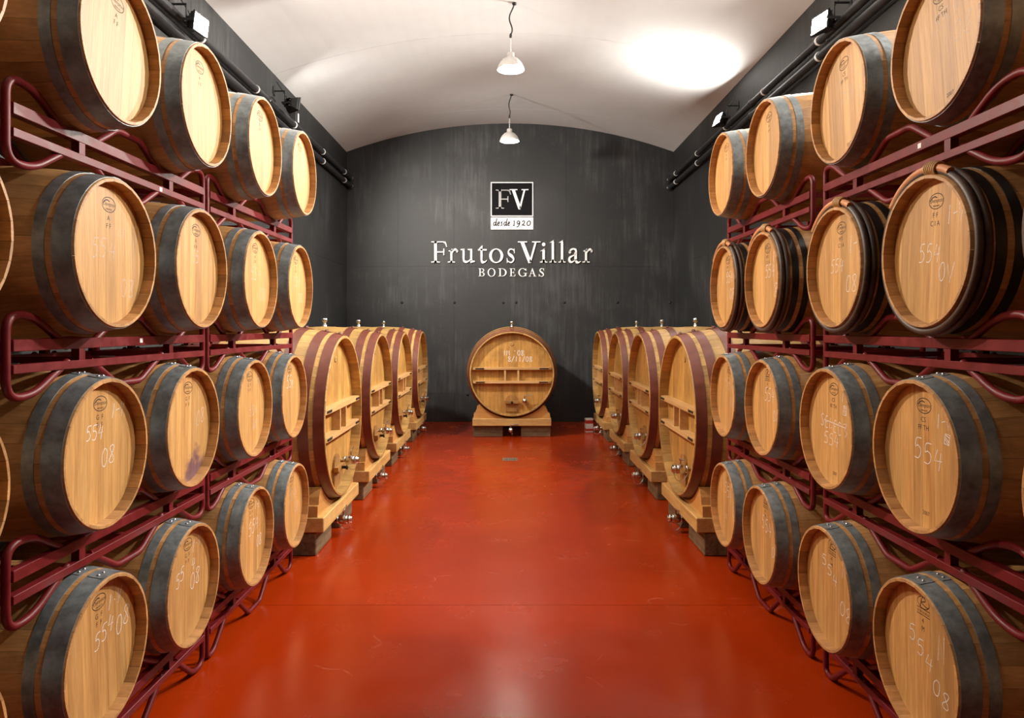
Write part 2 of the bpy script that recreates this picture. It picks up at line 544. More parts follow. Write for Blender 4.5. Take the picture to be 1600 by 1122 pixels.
# ------------------------------------------------------------------ floodlights
def floodlight(x, y, z, aim, which, label, warm=(1, .93, .84)):
    glow, watts, cone, target = FLOODS[which]
    e = empty('floodlight', (x, y, z), 0, label, 'lamp', 'floodlights on the side walls')
    d = Vector(aim).normalized()
    if which in ('left_near', 'left_first'):
        warm = (1, .86, .72)                              # warmer light colour, picked to redden the right stack
    q = d.to_track_quat('Z', 'Y').to_euler()          # local +Z looks out of the glass
    h = MB()
    W, H, D = .115, .085, .07
    prof = [(W, H, 0), (W * .96, H * .95, -.03), (W * .55, H * .6, -D - .02)]
    vs = []
    for w, hh, zz in prof:
        vs += [(-w, -hh, zz), (w, -hh, zz), (w, hh, zz), (-w, hh, zz)]
    fs = [(0 + 4 * i + j, 0 + 4 * i + (j + 1) % 4, 4 * (i + 1) + (j + 1) % 4, 4 * (i + 1) + j) for i in range(2) for j in range(4)] + [(8, 9, 10, 11)]
    h.add(vs, fs)
    for k in range(5):
        yy = -.05 + k * .025
        h.box(-.06, .06, yy - .002, yy + .002, -.12, -.05)
    put('housing', h.make('housing'), 'black_box', e, (0, 0, 0), q)
    fr = MB()
    for a in ((-W - .006, W + .006, -H - .006, -H + .008), (-W - .006, W + .006, H - .008, H + .006), (-W - .006, -W + .008, -H, H), (W - .008, W + .006, -H, H)):
        fr.box(a[0], a[1], a[2], a[3], -.004, .012)
    put('bezel', fr.make('bezel'), 'black_box', e, (0, 0, 0), q)
    gm = mesh('lamp_glass', [(-W + .008, -H + .008, .004), (W - .008, -H + .008, .004), (W - .008, H - .008, .004), (-W + .008, H - .008, .004)], [(0, 1, 2, 3)])
    gm.materials.append(emit('lamp_glass_lit', warm, glow))
    put('lamp_glass', gm, None, e, (0, 0, 0), q)
    s = 1 if x > 0 else -1
    g = XW - abs(x)
    br = MB()
    def bxx(a0, a1, *r):
        br.box(min(s * a0, s * a1), max(s * a0, s * a1), *r)
    for t in (-.13, .13):
        bxx(0, .125, t - .003, t + .003, -.012, .012)
    bxx(.125, .131, -.133, .133, -.012, .012)
    bxx(.125, .133, -.014, .014, .012, .20)
    bxx(.133, g, -.014, .014, .19, .20)
    bxx(g - .01, g, -.05, .05, .145, .245)
    put('bracket', br.make('bracket'), 'black_box', e)
    cb = MB().tube(smooth_path([(-d.x * .1, -d.y * .1, -d.z * .1), (s * .11, .03, .12), (s * (g - .02), .05, .34)], .08), .006, 6)
    put('cable', cb.make('cable'), 'cord', e)
    sp = bpy.data.lights.new('flood_beam', 'SPOT')
    sp.energy = watts
    sp.color = warm
    sp.spot_size = math.radians(cone)
    sp.spot_blend = 1.0
    sp.shadow_soft_size = .14
    so = bpy.data.objects.new('flood_beam', sp)
    COL.objects.link(so)
    so.location = Vector((x, y, z)) + d * .10
    so.rotation_euler = (Vector(target) - so.location).to_track_quat('-Z', 'Y').to_euler()
    return e
floodlight(2.93, 6.71, 4.73, (-1, -.25, .10), 'right_near', 'glowing floodlight on the right wall above the barrel racks')
floodlight(2.93, 10.0, 4.78, (-.9, -.12, .35), 'right_far', 'glowing floodlight high on the right wall beside the large vats')
floodlight(-2.93, 6.72, 4.72, (1, -.15, -.12), 'left_near', 'glowing floodlight on the left wall over the barrel racks')
floodlight(-2.93, 9.65, 4.87, (.65, .75, -.15), 'left_far', 'black floodlight turned away from the viewer under the left ceiling edge')
floodlight(2.93, 3.4, 4.73, (-1, .1, -.05), 'right_first', 'unseen floodlight added on the right wall above the first pair of barrels')  # added out of view at the row's spacing, to brighten the near barrels
floodlight(-2.93, 3.4, 4.73, (1, .1, -.05), 'left_first', 'unseen floodlight added on the left wall above the first pair of barrels')  # its unseen partner, added as weaker fill for the right stack's near end
# junction box below the dark floodlight
jb = empty('junction_box', (-XW + .05, 10.4, 4.875), 0, 'small black junction box with a white sticker on the left wall', 'electrical box')
put('box_body', MB().box(-.05, .05, -.07, .07, -.03, .17, .008).make('box_body'), 'black_box', jb)
put('sticker', MB().box(.0502, .0515, .005, .065, -.01, .12).make('sticker'), 'white_plastic', jb)
put('conduit', MB().tube(smooth_path([(0, 0, .165), (0, 0, .25), (-.02, -.03, .34)], .05), .012, 8).make('conduit'), 'black_box', jb)

# ------------------------------------------------------------------ pendants
def pendant(x, y, zrim, label, sway=0.0):
    e = empty('pendant_lamp', (x, y, zrim), 0, label, 'lamp', 'pendant lamps along the vault')
    top = vault(x) - zrim
    sh = MB().lathe([(.165, 0), (.170, .004), (.160, .035), (.135, .085), (.095, .128), (.055, .150), (.045, .155), (.045, .205), (.030, .215), (.001, .216)], 'Z', 36)
    put('shade', sh.make('shade'), 'alu', e)
    si = MB().lathe([(.164, .001), (.154, .034), (.128, .083), (.09, .122), (.04, .145), (.001, .146)], 'Z', 36)
    put('reflector', si.make('reflector'), 'shade_in', e)
    bl = MB().lathe([(.001, .022), (.035, .028), (.058, .048), (.060, .070), (.040, .105), (.025, .120), (.022, .145)], 'Z', 20).make('bulb')
    bl.materials.append(emit('bulb_lit', (1, .90, .76), BULB))
    put('bulb', bl, None, e)
    ch = MB()
    zc = .215
    k = 0
    while zc < .215 + .20:
        pts = [(.008 * math.cos(t), 0, zc + .012 + .012 * math.sin(t)) if k % 2 else (0, .008 * math.cos(t), zc + .012 + .012 * math.sin(t)) for t in [2 * PI * i / 8 for i in range(8)]]
        ch.tube(pts, .0025, 5, True)
        zc += .02
        k += 1
    put('chain', ch.make('chain'), 'white_plastic', e)
    co = MB().tube(smooth_path([(0, 0, .42), (.015 + sway, 0, .50), (-.02 - sway, 0, .42 + (top - .42) * .55), (.02 + sway, 0, top - .06), (.035 + sway, 0, top)], .12, 6), .009, 8)
    co.lathe([(.001, .39), (.017, .40), (.017, .43), (.009, .45)], 'Z', 10)
    put('cord', co.make('cord'), 'cord', e)
    put('ceiling_rose', MB().lathe([(.001, top - .025), (.025, top - .022), (.03, top)], 'Z', 14, (.035 + sway, 0, 0)).make('ceiling_rose'), 'black_box', e)
pendant(.008, 8.76, 5.03, 'larger aluminium pendant lamp, the nearer of the two hanging from the vault', .01)
pendant(-.01, 12.2, 5.05, 'small aluminium pendant lamp hanging before the dark back wall')

# ------------------------------------------------------------------ barrels
RB, RH, HL = .338, .290, .475          # bilge and head radius, half length
def rb(x):
    return RB - (RB - RH) * (abs(x) / HL) ** 2

def stave_mesh(name, n, half, rfun, thick, recess, xs, gap=.0006, bev=.004, tip=.012):
    hw = PI / n
    def inner(x):
        t = max(0.0, 1 - (half - abs(x)) / recess)
        return rfun(x) - thick - (tip - thick) * t
    vs, fs, sm = [], [], []
    def ring(x, r, m):
        a = hw - gap / r
        return [(x, r * math.sin(-a + 2 * a * i / m), r * math.cos(-a + 2 * a * i / m)) for i in range(m + 1)]
    # outer face
    k = len(vs)
    m = 2
    for i, x in enumerate(xs):
        r = rfun(x) - (bev if i in (0, len(xs) - 1) else 0)
        vs += ring(x, r, m)
    for i in range(len(xs) - 1):
        for j in range(m):
            a = k + i * (m + 1) + j
            fs.append((a, a + 1, a + m + 2, a + m + 1))
            sm.append(True)
    # inner face
    k = len(vs)
    for i, x in enumerate(xs):
        r = inner(x)
        vs += ring(x, r, 1)
    for i in range(len(xs) - 1):
        a = k + i * 2
        fs.append((a, a + 2, a + 3, a + 1))
        sm.append(True)
    # ends and sides
    k = len(vs)
    for i, x in enumerate(xs):
        ro = rfun(x) - (bev if i in (0, len(xs) - 1) else 0)
        vs += ring(x, ro, m)
        vs += ring(x, inner(x), 1)
    st = m + 3
    for i in range(len(xs) - 1):
        a, b = k + i * st, k + (i + 1) * st
        fs.append((a, b, b + m + 1, a + m + 1)); sm.append(False)
        fs.append((a + m, a + m + 2, b + m + 2, b + m)); sm.append(False)
    for i in (0, len(xs) - 1):
        a = k + i * st
        f = (a, a + 1, a + 2, a + m + 2, a + m + 1)
        fs.append(f if i == 0 else f[::-1]); sm.append(False)
    return mesh(name, vs, fs, sm)

NST = 28
STAVE = stave_mesh('stave', NST, HL, rb, .024, .045, [-.475, -.471, -.43, -.39, -.27, -.13, 0, .13, .27, .39, .43, .471, .475], .0005, .002)

def board_meshes(widths, R, x1, x0, name='head_board'):
    """vertical boards clipped to a disc; front face at x1"""
    tot = sum(widths)
    y = -R
    out = []
    for w in widths:
        w = w / tot * 2 * R
        a, b = y + .0003, y + w - .0003
        a, b = max(a, -R + .001), min(b, R - .001)
        n = 5
        ys = [a + (b - a) * i / n for i in range(n + 1)]
        top = [(t, math.sqrt(max(0, R * R - t * t))) for t in ys]
        bot = [(t, -math.sqrt(max(0, R * R - t * t))) for t in ys[::-1]]
        out.append(MB().prism(top + bot, x0, x1, 'X').make(name))
        y += w
    return out
RHD = rb(HL - .045) - .0250
HEADS = [board_meshes(w, RHD, HL - .045, HL - .065) for w in
         ([.8, 1, 1.3, .9, 1.1, 1.2, .9, .8], [1.0, 1.2, .8, 1.4, .9, 1, 1.1], [.7, 1.2, 1, .8, 1.3, .9, 1.1, .9], [.9, .7, 1.3, 1.1, 1, .8, 1.2, .7, .8])]
REAR = MB().prism([(RHD * math.cos(t), RHD * math.sin(t)) for t in [2 * PI * i / 32 for i in range(32)]], -HL + .045, -HL + .065, 'X').make('rear_head')

def hoop_mesh(name, x0, x1, rfun, th, n=56, lap=True, lapa=.12):
    m = MB()
    prof = [(x0, rfun(x0) + .0003), (x0, rfun(x0) + th), (x1, rfun(x1) + th), (x1, rfun(x1) + .0003)]
    for p in range(3):                            # each face of the band has its own edge, so that it stays crisp
        vs, fs = [], []
        for j in range(n):
            a = 2 * PI * j / n
            for x, r in prof[p:p + 2]:
                vs.append((x, r * math.sin(a), r * math.cos(a)))
        for j in range(n):
            k = (j + 1) % n
            fs.append((j * 2, j * 2 + 1, k * 2 + 1, k * 2))
        m.add(vs, fs, True)
    if lap:                                       # overlapped, riveted end with a rounded tongue
        xm, hw = (x0 + x1) / 2, (x1 - x0) / 2
        vs, fs = [], []
        K = 12
        for i in range(K + 1):
            a = -lapa + 2 * lapa * i / K
            e = min(1, min(i, K - i) / 3.0 + .35)
            e = math.sqrt(1 - (1 - e) ** 2)
            for sx in (-1, 1):
                x = xm + sx * hw * e * .98
                for dr in (th, th + .0022):
                    r = rfun(x) + dr
                    vs.append((x, r * math.sin(a), r * math.cos(a)))
        for i in range(K):
            a, b = i * 4, i * 4 + 4
            fs += [(a + 1, b + 1, b + 3, a + 3), (a, a + 1, b + 1, b) if True else None, (a + 2, b + 2, b + 3, a + 3)]
        fs += [(0, 2, 3, 1), (K * 4, K * 4 + 1, K * 4 + 3, K * 4 + 2)]
        m.add(vs, fs)
    return mesh(name, m.v, m.f, m.s)
FRONT_H1 = hoop_mesh('front_hoop', HL - .072, HL - .007, rb, .0026)
FRONT_H2 = hoop_mesh('quarter_hoop', HL - .133, HL - .094, rb, .0026)
REAR_H2 = hoop_mesh('rear_quarter_hoop', -HL + .094, -HL + .133, rb, .0026)
REAR_H1 = hoop_mesh('rear_hoop', -HL + .007, -HL + .072, rb, .0026)
BLK_H1 = hoop_mesh('iron_hoop', HL - .112, HL - .078, rb, .003, lap=False)
BLK_H2 = hoop_mesh('quarter_hoop', HL - .170, HL - .137, rb, .003, lap=False)
RIVET = MB().lathe([(.0062, 0), (.0058, .002), (.004, .0038), (.0005, .0045)], 'Z', 10).make('rivet')

def round_hoop(name, xc, rad, n=64, a0=0, a1=2 * PI, extra=0):
    pts = []
    closed = abs(a1 - a0 - 2 * PI) < 1e-6
    k = n if closed else max(6, int(n * (a1 - a0) / 2 / PI))
    for j in range(k + (0 if closed else 1)):
        a = a0 + (a1 - a0) * j / k
        r = rb(xc) + rad * .75 + extra
        pts.append((xc, r * math.sin(a), r * math.cos(a)))
    return MB().tube(pts, rad, 8, closed).make(name)
CH_A = round_hoop('wooden_hoop', HL - .021, .0145)
CH_B = round_hoop('wooden_hoop', HL - .049, .0145)
CH_SPLICE = round_hoop('hoop_splice', HL - .018, .0155, 64, -.85, .50, .010)
def wrap_mesh():
    m = MB()
    for a in [.06, .10, .14, .18, .22, .26]:
        r = rb(HL - .021) + .019
        c = Vector((HL - .019, r * math.sin(a), r * math.cos(a)))
        u = Vector((1, 0, 0))
        w = Vector((0, math.sin(a), math.cos(a)))
        m.tube([c + .021 * math.cos(t) * u + .024 * math.sin(t) * w for t in [2 * PI * i / 12 for i in range(12)]], .0045, 5, True)
    return m.make('willow_binding')
CH_WRAP = wrap_mesh()

# --- chalk strokes and ink stamps
GL = {
 '5': [[(.88, 1), (.30, .97), (.22, .58), (.50, .64), (.80, .48), (.82, .22), (.55, .02), (.12, .06)]],
 '4': [[(.42, 1), (.10, .42), (.92, .46)], [(.78, .85), (.62, 0)]],
 '0': [[(.5 + .38 * math.sin(t), .5 + .48 * math.cos(t)) for t in [2 * PI * i / 14 for i in range(15)]]],
 '8': [[(.5 + .30 * math.sin(2 * t) * (1 if math.cos(t) > 0 else 1.1), .5 + .48 * math.cos(t)) for t in [2 * PI * i / 20 for i in range(21)]]],
 '1': [[(.5, 1), (.42, 0)]],
 'A': [[(.2, 0), (.55, 1), (.6, 0)]],
 '-': [[(.1, .5), (.9, .55)]],
 '.': [[(.4, .45), (.6, .48)]],
 'V': [[(.1, 1), (.42, 0), (.95, 1.05)]],
 'N': [[(.1, 0), (.18, 1), (.78, 0), (.85, 1.05)]],
 'L': [[(.4, 1), (.15, .1), (.85, .22)]],
 'S': [[(.85, .9), (.5, 1), (.2, .78), (.5, .52), (.8, .25), (.45, .0), (.1, .12)]],
 'E': [[(.85, .95), (.35, .95), (.2, .5), (.65, .52)], [(.2, .5), (.25, .05), (.8, .05)]],
 'C': [[(.85, .9), (.4, 1), (.15, .5), (.4, .02), (.85, .12)]],
 'Z': [[(.1, .95), (.85, .98), (.45, .5), (1.05, .3), (.6, 0)]],
 '=': [[(-.05, .55), (.5, .47), (1.05, .35)]],
 '#': [[(.1, .1), (.15, .95), (.9, .9), (.85, .05), (.1, .1)], [(.1, .8), (.9, .3)], [(.15, .55), (.8, .1)], [(.2, .9), (.9, .65)]],
 ' ': [],
}
def ribbon(m, pts, w, T):
    """flat stroke; T maps (u, v) to 3D"""
    P = [Vector((p[0], p[1])) for p in pts]
    vs, fs = [], []
    n = len(P)
    for i, p in enumerate(P):
        d = (P[min(i + 1, n - 1)] - P[max(i - 1, 0)])
        if d.length < 1e-7:
            d = Vector((1, 0))
        d.normalize()
        nn = Vector((-d.y, d.x)) * w / 2
        vs += [T(p.x + nn.x, p.y + nn.y), T(p.x - nn.x, p.y - nn.y)]
    for i in range(n - 1):
        fs.append((2 * i, 2 * i + 1, 2 * i + 3, 2 * i + 2))
    m.add(vs, fs)

def dense(pts, k=4):
    """Catmull-Rom through the points"""
    if len(pts) < 3:
        return pts
    out = []
    for i in range(len(pts) - 1):
        p0, p1, p2, p3 = pts[max(i - 1, 0)], pts[i], pts[i + 1], pts[min(i + 2, len(pts) - 1)]
        for j in range(k):
            t = j / k
            out.append(tuple(.5 * ((2 * p1[c]) + (-p0[c] + p2[c]) * t + (2 * p0[c] - 5 * p1[c] + 4 * p2[c] - p3[c]) * t * t + (-p0[c] + 3 * p1[c] - 3 * p2[c] + p3[c]) * t ** 3) for c in (0, 1)))
    out.append(pts[-1])
    return out
XF = HL - .045
def chalk(items, rng):
    """items: (text, u, v, height, slant per character, shear)"""
    m = MB()
    for it in items:
        text, u, v, h = it[:4]
        step = it[4] if len(it) > 4 else 0
        sh = it[5] if len(it) > 5 else .12
        cw = h * (it[6] if len(it) > 6 else .62)
        for k, ch in enumerate(text):
            u0, v0 = u + k * cw * 1.12, v + k * step
            for st in GL[ch]:
                pts = [(u0 + x * cw + sh * y * h + rng.uniform(-.0015, .0015), v0 + y * h + rng.uniform(-.0015, .0015)) for x, y in st]
                if ch in '508SEC':
                    pts = dense(pts)
                ribbon(m, pts, .0036, lambda a, b: (XF + .0004, a, b))
    return m.make('chalk_writing') if m.v else None

TXT = {}
def text_polys(s, size, font_shear=0.0):
    key = (s, font_shear)
    if key not in TXT:
        cu = bpy.data.curves.new('tmp', 'FONT')
        cu.body = s
        cu.size = 1.0
        cu.shear = font_shear
        cu.align_x = 'CENTER'
        cu.resolution_u = 3
        o = bpy.data.objects.new('tmp', cu)
        COL.objects.link(o)
        dg = bpy.context.evaluated_depsgraph_get()
        me = bpy.data.meshes.new_from_object(o.evaluated_get(dg))
        TXT[key] = ([tuple(v.co) for v in me.vertices], [tuple(p.vertices) for p in me.polygons])
        bpy.data.objects.remove(o)
        bpy.data.curves.remove(cu)
        bpy.data.meshes.remove(me)
    vs, fs = TXT[key]
    return [(x * size, y * size) for x, y, z in vs], fs

def stamp(kind, lines, year=None, tilt=0.0):
    m = MB()
    c, s = math.cos(tilt), math.sin(tilt)
    def T(a, b):
        return (XF + .0003, a * c - b * s, a * s + b * c)
    cu, cv = .010, .192
    if kind == 'oval':
        ribbon(m, [(cu + .046 * math.cos(t), cv + .029 * math.sin(t)) for t in [2 * PI * i / 28 for i in range(29)]], .0035, T)
        ribbon(m, [(cu - .040, cv + .002), (cu - .028, cv + .014), (cu - .01, cv + .018), (cu + .004, cv + .013)], .005, T)
        words_ = [('Demptos', .022, cu, cv - .005, .35), ('PREMIUM', .010, cu, cv - .0215, 0)]
        y0 = cv - .062
    else:
        ribbon(m, [(cu + .038 * math.cos(t), cv + .020 + .022 * math.sin(t)) for t in [2 * PI * i / 24 for i in range(25)]], .003, T)
        ribbon(m, dense([(cu - .02, cv + .0), (cu - .005, cv + .04), (cu + .015, cv + .03), (cu - .012, cv + .018), (cu + .022, cv + .008), (cu + .036, cv + .012)]), .004, T)
        ribbon(m, [(cu - .042, cv - .004), (cu + .042, cv - .004)], .003, T)
        ribbon(m, [(cu - .042, cv - .028), (cu + .042, cv - .028)], .003, T)
        ribbon(m, [(cu + .002, cv + .062), (cu + .010, cv + .066)], .009, T)
        words_ = [('BORDEAUX', .015, cu, cv - .022, 0)]
        y0 = cv - .058
    for i, ln in enumerate(lines):
        words_.append((ln, .028, cu - .004, y0 - i * .031, 0))
    if year:
        words_.append((year, .022, cu + .012, -.222, 0))
    for t, size, u, v, shr in words_:
        vs, fs = text_polys(t, size, shr)
        m.add([T(u + x, v + y) for x, y in vs], fs)
    return m.make('cooper_stamp')

def barrel(side, D, X, z, label, group, marks, stamp_args, dark=False, rivets=False, roll=0.0, head=0, stained=False, faint=False, seed=0, tone=0):
    rng = random.Random(seed)
    s = -1 if side == 'L' else 1
    root = empty('oak_barrel', (s * (X + HL), D, z - RB), 0 if s < 0 else PI, label, 'barrel', group)
    a0 = rng.uniform(0, 2 * PI)
    A = (0, 0, RB)
    sm = 'stave_stain' if stained else 'stave'
    for k in range(NST):
        put_mat('stave', STAVE, sm, root, A, (a0 + 2 * PI * k / NST, 0, 0))
    for me in HEADS[head % 4]:
        put_mat('head_board', me, 'head_stain' if stained else 'head', root, A, (roll, 0, 0))
    put_mat('rear_head', REAR, 'head', root, A)
    if not dark:
        hoops = [put_mat(nm, me, 'galv', root, A) for nm, me in (('front_hoop', FRONT_H1), ('quarter_hoop', FRONT_H2), ('rear_quarter_hoop', REAR_H2), ('rear_hoop', REAR_H1))]
        if rivets:
            for h, xm in ((hoops[0], HL - .038), (hoops[1], HL - .1135), (hoops[2], -HL + .1135), (hoops[3], -HL + .038)):
                for a in (-.055, .055):
                    r = rb(xm) + .0048
                    put_mat('rivet', RIVET, 'rivet', h, (xm, r * math.sin(a), r * math.cos(a)), (-a, 0, 0))
    else:
        for me in (CH_A, CH_B):
            put_mat('wooden_hoop', me, 'chestnut', root, A)
        sp = put_mat('hoop_splice', CH_SPLICE, 'willow', root, A)
        sp['label'] = 'orange-brown spliced ends of the front wooden hoop'
        put_mat('willow_binding', CH_WRAP, 'batten', sp)
        for nm, me in (('iron_hoop', BLK_H1), ('quarter_hoop', BLK_H2)):
            put_mat(nm, me, 'black_hoop', root, A)
        for nm, me in (('rear_quarter_hoop', REAR_H2), ('rear_hoop', REAR_H1)):
            put_mat(nm, me, 'black_hoop', root, A)
    if marks:
        me = chalk(marks, rng)
        if me:
            put_mat('chalk_writing', me, 'chalk_faint' if faint else 'chalk', root, A)
    if stamp_args:
        put_mat('cooper_stamp', stamp(*stamp_args), 'ink', root, A)
    return root

ROWZ = {1: 2.95, 2: 2.147, 3: 1.367, 4: .592}
ROWN = {1: 'top row', 2: 'second row down', 3: 'third row down', 4: 'bottom row'}
COLN = {0: 'cut by the picture edge', 1: 'nearest the viewer', 2: 'second from the viewer', 3: 'third from the viewer', 4: 'farthest from the viewer'}
LD = {0: 1.95, 1: 2.78, 2: 3.51, 3: 4.315, 4: 5.06}
RD = {0: 1.84, 1: 2.72, 2: 3.45, 3: 4.345, 4: 5.085}
LX = {1: {0: 1.576, 1: 1.508, 2: 1.489, 3: 1.477, 4: 1.456}, 2: {0: 1.56, 1: 1.528, 2: 1.510, 3: 1.506, 4: 1.485},
      3: {0: 1.578, 1: 1.568, 2: 1.551, 3: 1.539, 4: 1.528}, 4: {0: 1.583, 1: 1.564, 2: 1.551, 3: 1.531, 4: 1.513}}
RX = {1: {0: 1.55, 1: 1.613, 2: 1.579, 3: 1.5375, 4: 1.502}, 2: {0: 1.545, 1: 1.574, 2: 1.558, 3: 1.527, 4: 1.514},
      3: {0: 1.535, 1: 1.536, 2: 1.523, 3: 1.530, 4: 1.514}, 4: {0: 1.535, 1: 1.536, 2: 1.515, 3: 1.514, 4: 1.513}}

# chalk marks, one list per barrel: (text, u, v, height, step, shear)
V1 = lambda u=.075, v=.105, h=.062: [('1', u, v, h, 0, .25), ('.', u + .03, v, h), ('V', u + .055, v, h)]
CH = {
 ('L', 2, 1): ([('L1', .065, .075, .04), ('55', -.115, -.022, .075, .004), ('4', .0, -.018, .062, 0, .1, .9), ('08', .085, -.165, .075)], True),
 ('L', 2, 2): ([('55', -.04, .03, .06)], True),
 ('L', 2, 3): ([('55', -.07, .0, .075), ('4', .06, .01, .06), ('08', .08, -.12, .075)], True),
 ('L', 2, 4): ([('554', -.03, .0, .07), ('08', .07, -.11, .07), ('1', .12, .11, .06)], True),
 ('L', 3, 1): ([('1-V', .085, .125, .058, 0, .2, .48), ('554', -.088, .056, .058, -.002), ('08', .013, -.062, .074, .006)], False),
 ('L', 3, 2): ([('08', .10, -.01, .075, .012), ('1', .14, .13, .05)], True),
 ('L', 3, 3): ([('1-1', .09, .14, .055), ('554', .0, -.05, .06), ('08', .05, -.14, .06)], True),
 ('L', 3, 4): ([('55', -.06, .06, .085), ('4', .05, .05, .065)], False),
 ('L', 4, 1): ([('1.V', .055, .130, .06, .003, .2, .5), ('554', -.036, .008, .066, .018), ('08', .114, .006, .078, .022)], False),
 ('L', 4, 2): ([('1.V', .055, .135, .062, .006, .2, .5), ('55', -.118, .012, .066, .022), ('4', .050, .046, .062), ('08', .035, -.048, .082, .012)], False),
 ('L', 4, 3): ([('1-1', .07, .14, .05, 0, .1, .5), ('554', -.04, .0, .08, .006), ('08', .09, -.10, .07)], False),
 ('L', 4, 4): ([('554', -.05, .03, .08, .0), ('08', .07, -.07, .07)], True),
 ('R', 1, 1): ([('55', -.06, .05, .07, .006), ('4', .06, .075, .065), ('08', .065, -.03, .08, .01)], True),
 ('R', 1, 2): ([('54', -.03, .0, .08, -.01), ('Z', .11, -.05, .08)], True),
 ('R', 2, 1): ([('1-V', .085, .095, .066, 0, .1, .46), ('554', -.098, -.034, .070, -.004), ('0V', .03, -.115, .072, -.01)], False),
 ('R', 2, 2): ([('1-V', .085, .062, .08, 0, .1, .46), ('554', -.108, -.02, .066), ('08', .05, -.122, .082)], False),
 ('R', 2, 3): ([('1-1', .08, .10, .07), ('554', -.04, .015, .075), ('8', .105, -.11, .085)], False),
 ('R', 2, 4): ([('554', -.04, .03, .075), ('08', .04, -.09, .075)], False),
 ('R', 3, 1): ([('1-V', .085, .118, .055, 0, .1, .48), ('#', .132, .064, .042, 0, .1, .9), ('554', -.062, -.015, .080, -.012, .06, .72)], False),
 ('R', 3, 2): ([('1-1', .09, .14, .05, 0, .1, .5), ('#', .105, .075, .052, 0, 0, .8), ('SELEC', -.135, -.0, .062, -.006, .05, .66), ('Z', .10, -.025, .065), ('=', -.09, .0, .055, 0, 0, 3.9), ('554', -.10, -.082, .058, -.002, .1, .85)], False),
 ('R', 3, 3): ([('554', -.05, .04, .08), ('1', .12, .15, .06), ('08', .095, -.07, .065)], False),
 ('R', 3, 4): ([('554', -.04, .05, .075, -.006), ('08', .06, -.07, .07)], True),
 ('R', 4, 1): ([('N', .094, .036, .095, 0, .0, .5), ('554', -.095, .04, .062, -.036, .0, .8), ('08', .06, -.10, .062, -.022, .15, .8)], False),
 ('R', 4, 2): ([('N', .115, .09, .06, 0, .0, .8), ('554', -.10, .088, .052, -.032, .0, 1.0), ('08', .09, -.09, .07, -.012, .1, .75)], False),
 ('R', 4, 3): ([('1-1', .08, .12, .055, 0, .1, .5), ('554', -.06, .03, .08, -.012), ('08', .11, -.10, .065)], False),
 ('R', 4, 4): ([('554', -.08, .07, .08, -.02), ('0', .10, -.06, .08), ('11', -.08, -.12, .05)], False),
}
ST = {}
for c in range(1, 5):
    ST[('L', 1, c)] = ('oval', ['A', 'F F'])
    ST[('L', 2, c)] = ('oval', ['A', 'F F'])
    ST[('L', 3, c)] = ('oval', ['G  F', 'F  F'])
    ST[('L', 4, c)] = ('oval', ['G  F', 'F  F'])
    ST[('R', 1, c)] = ('oval', ['CS', 'FF TH'], '2007') if c < 3 else ('oval', ['A', 'F F'])
    ST[('R', 2, c)] = ('oval', ['F F', 'C I A']) if c == 1 else ('oval', ['MT-', 'C I A'])
    ST[('R', 3, c)] = ('oval', ['CS', 'FF TH'], '2007') if c < 3 else ('bar', ['4', 'M'])
    ST[('R', 4, c)] = ('bar', ['4', 'M'])
ROLL = {('L', 1, 1): -.10, ('L', 1, 2): .05, ('R', 1, 1): .12, ('R', 1, 2): .10, ('R', 3, 4): -.1, ('R', 4, 4): -.05, ('L', 4, 1): .05, ('R', 2, 1): -.06}
sd = 0
for side in 'LR':
    for row in (1, 2, 3, 4):
        for c in (0, 1, 2, 3, 4):
            sd += 1
            D = (LD if side == 'L' else RD)[c] + random.uniform(-.006, .006)
            X = (LX if side == 'L' else RX)[row][c]
            nm = 'left' if side == 'L' else 'right'
            dark = side == 'R' and row == 2
            look = 'oak barrel'
            if dark:
                look = 'oak barrel with dark wooden hoops'
            elif side == 'L' and row == 3 and c == 2:
                look = 'oak barrel with wine-stained rim'
            elif side == 'R' and row == 3 and c == 2:
                look = 'oak barrel with struck-out chalk word'
            elif side == 'R' and row == 4 and c in (1, 2):
                look = 'oak barrel chalked with an N'
            marks, faint = CH.get((side, row, c), (None, False))
            st = ST.get((side, row, c))
            rl = ROLL.get((side, row, c), random.uniform(-.03, .03))
            if st:
                st = (st[0], st[1], st[2] if len(st) > 2 else None, rl)
            barrel(side, D, X, ROWZ[row], '%s, %s stack, %s, %s' % (look, nm, ROWN[row], COLN[c]),
                   'oak barrels in the %s stack' % nm, marks, st, dark, row >= 3, rl, sd, side == 'L' and row == 3 and c == 2, faint, sd)

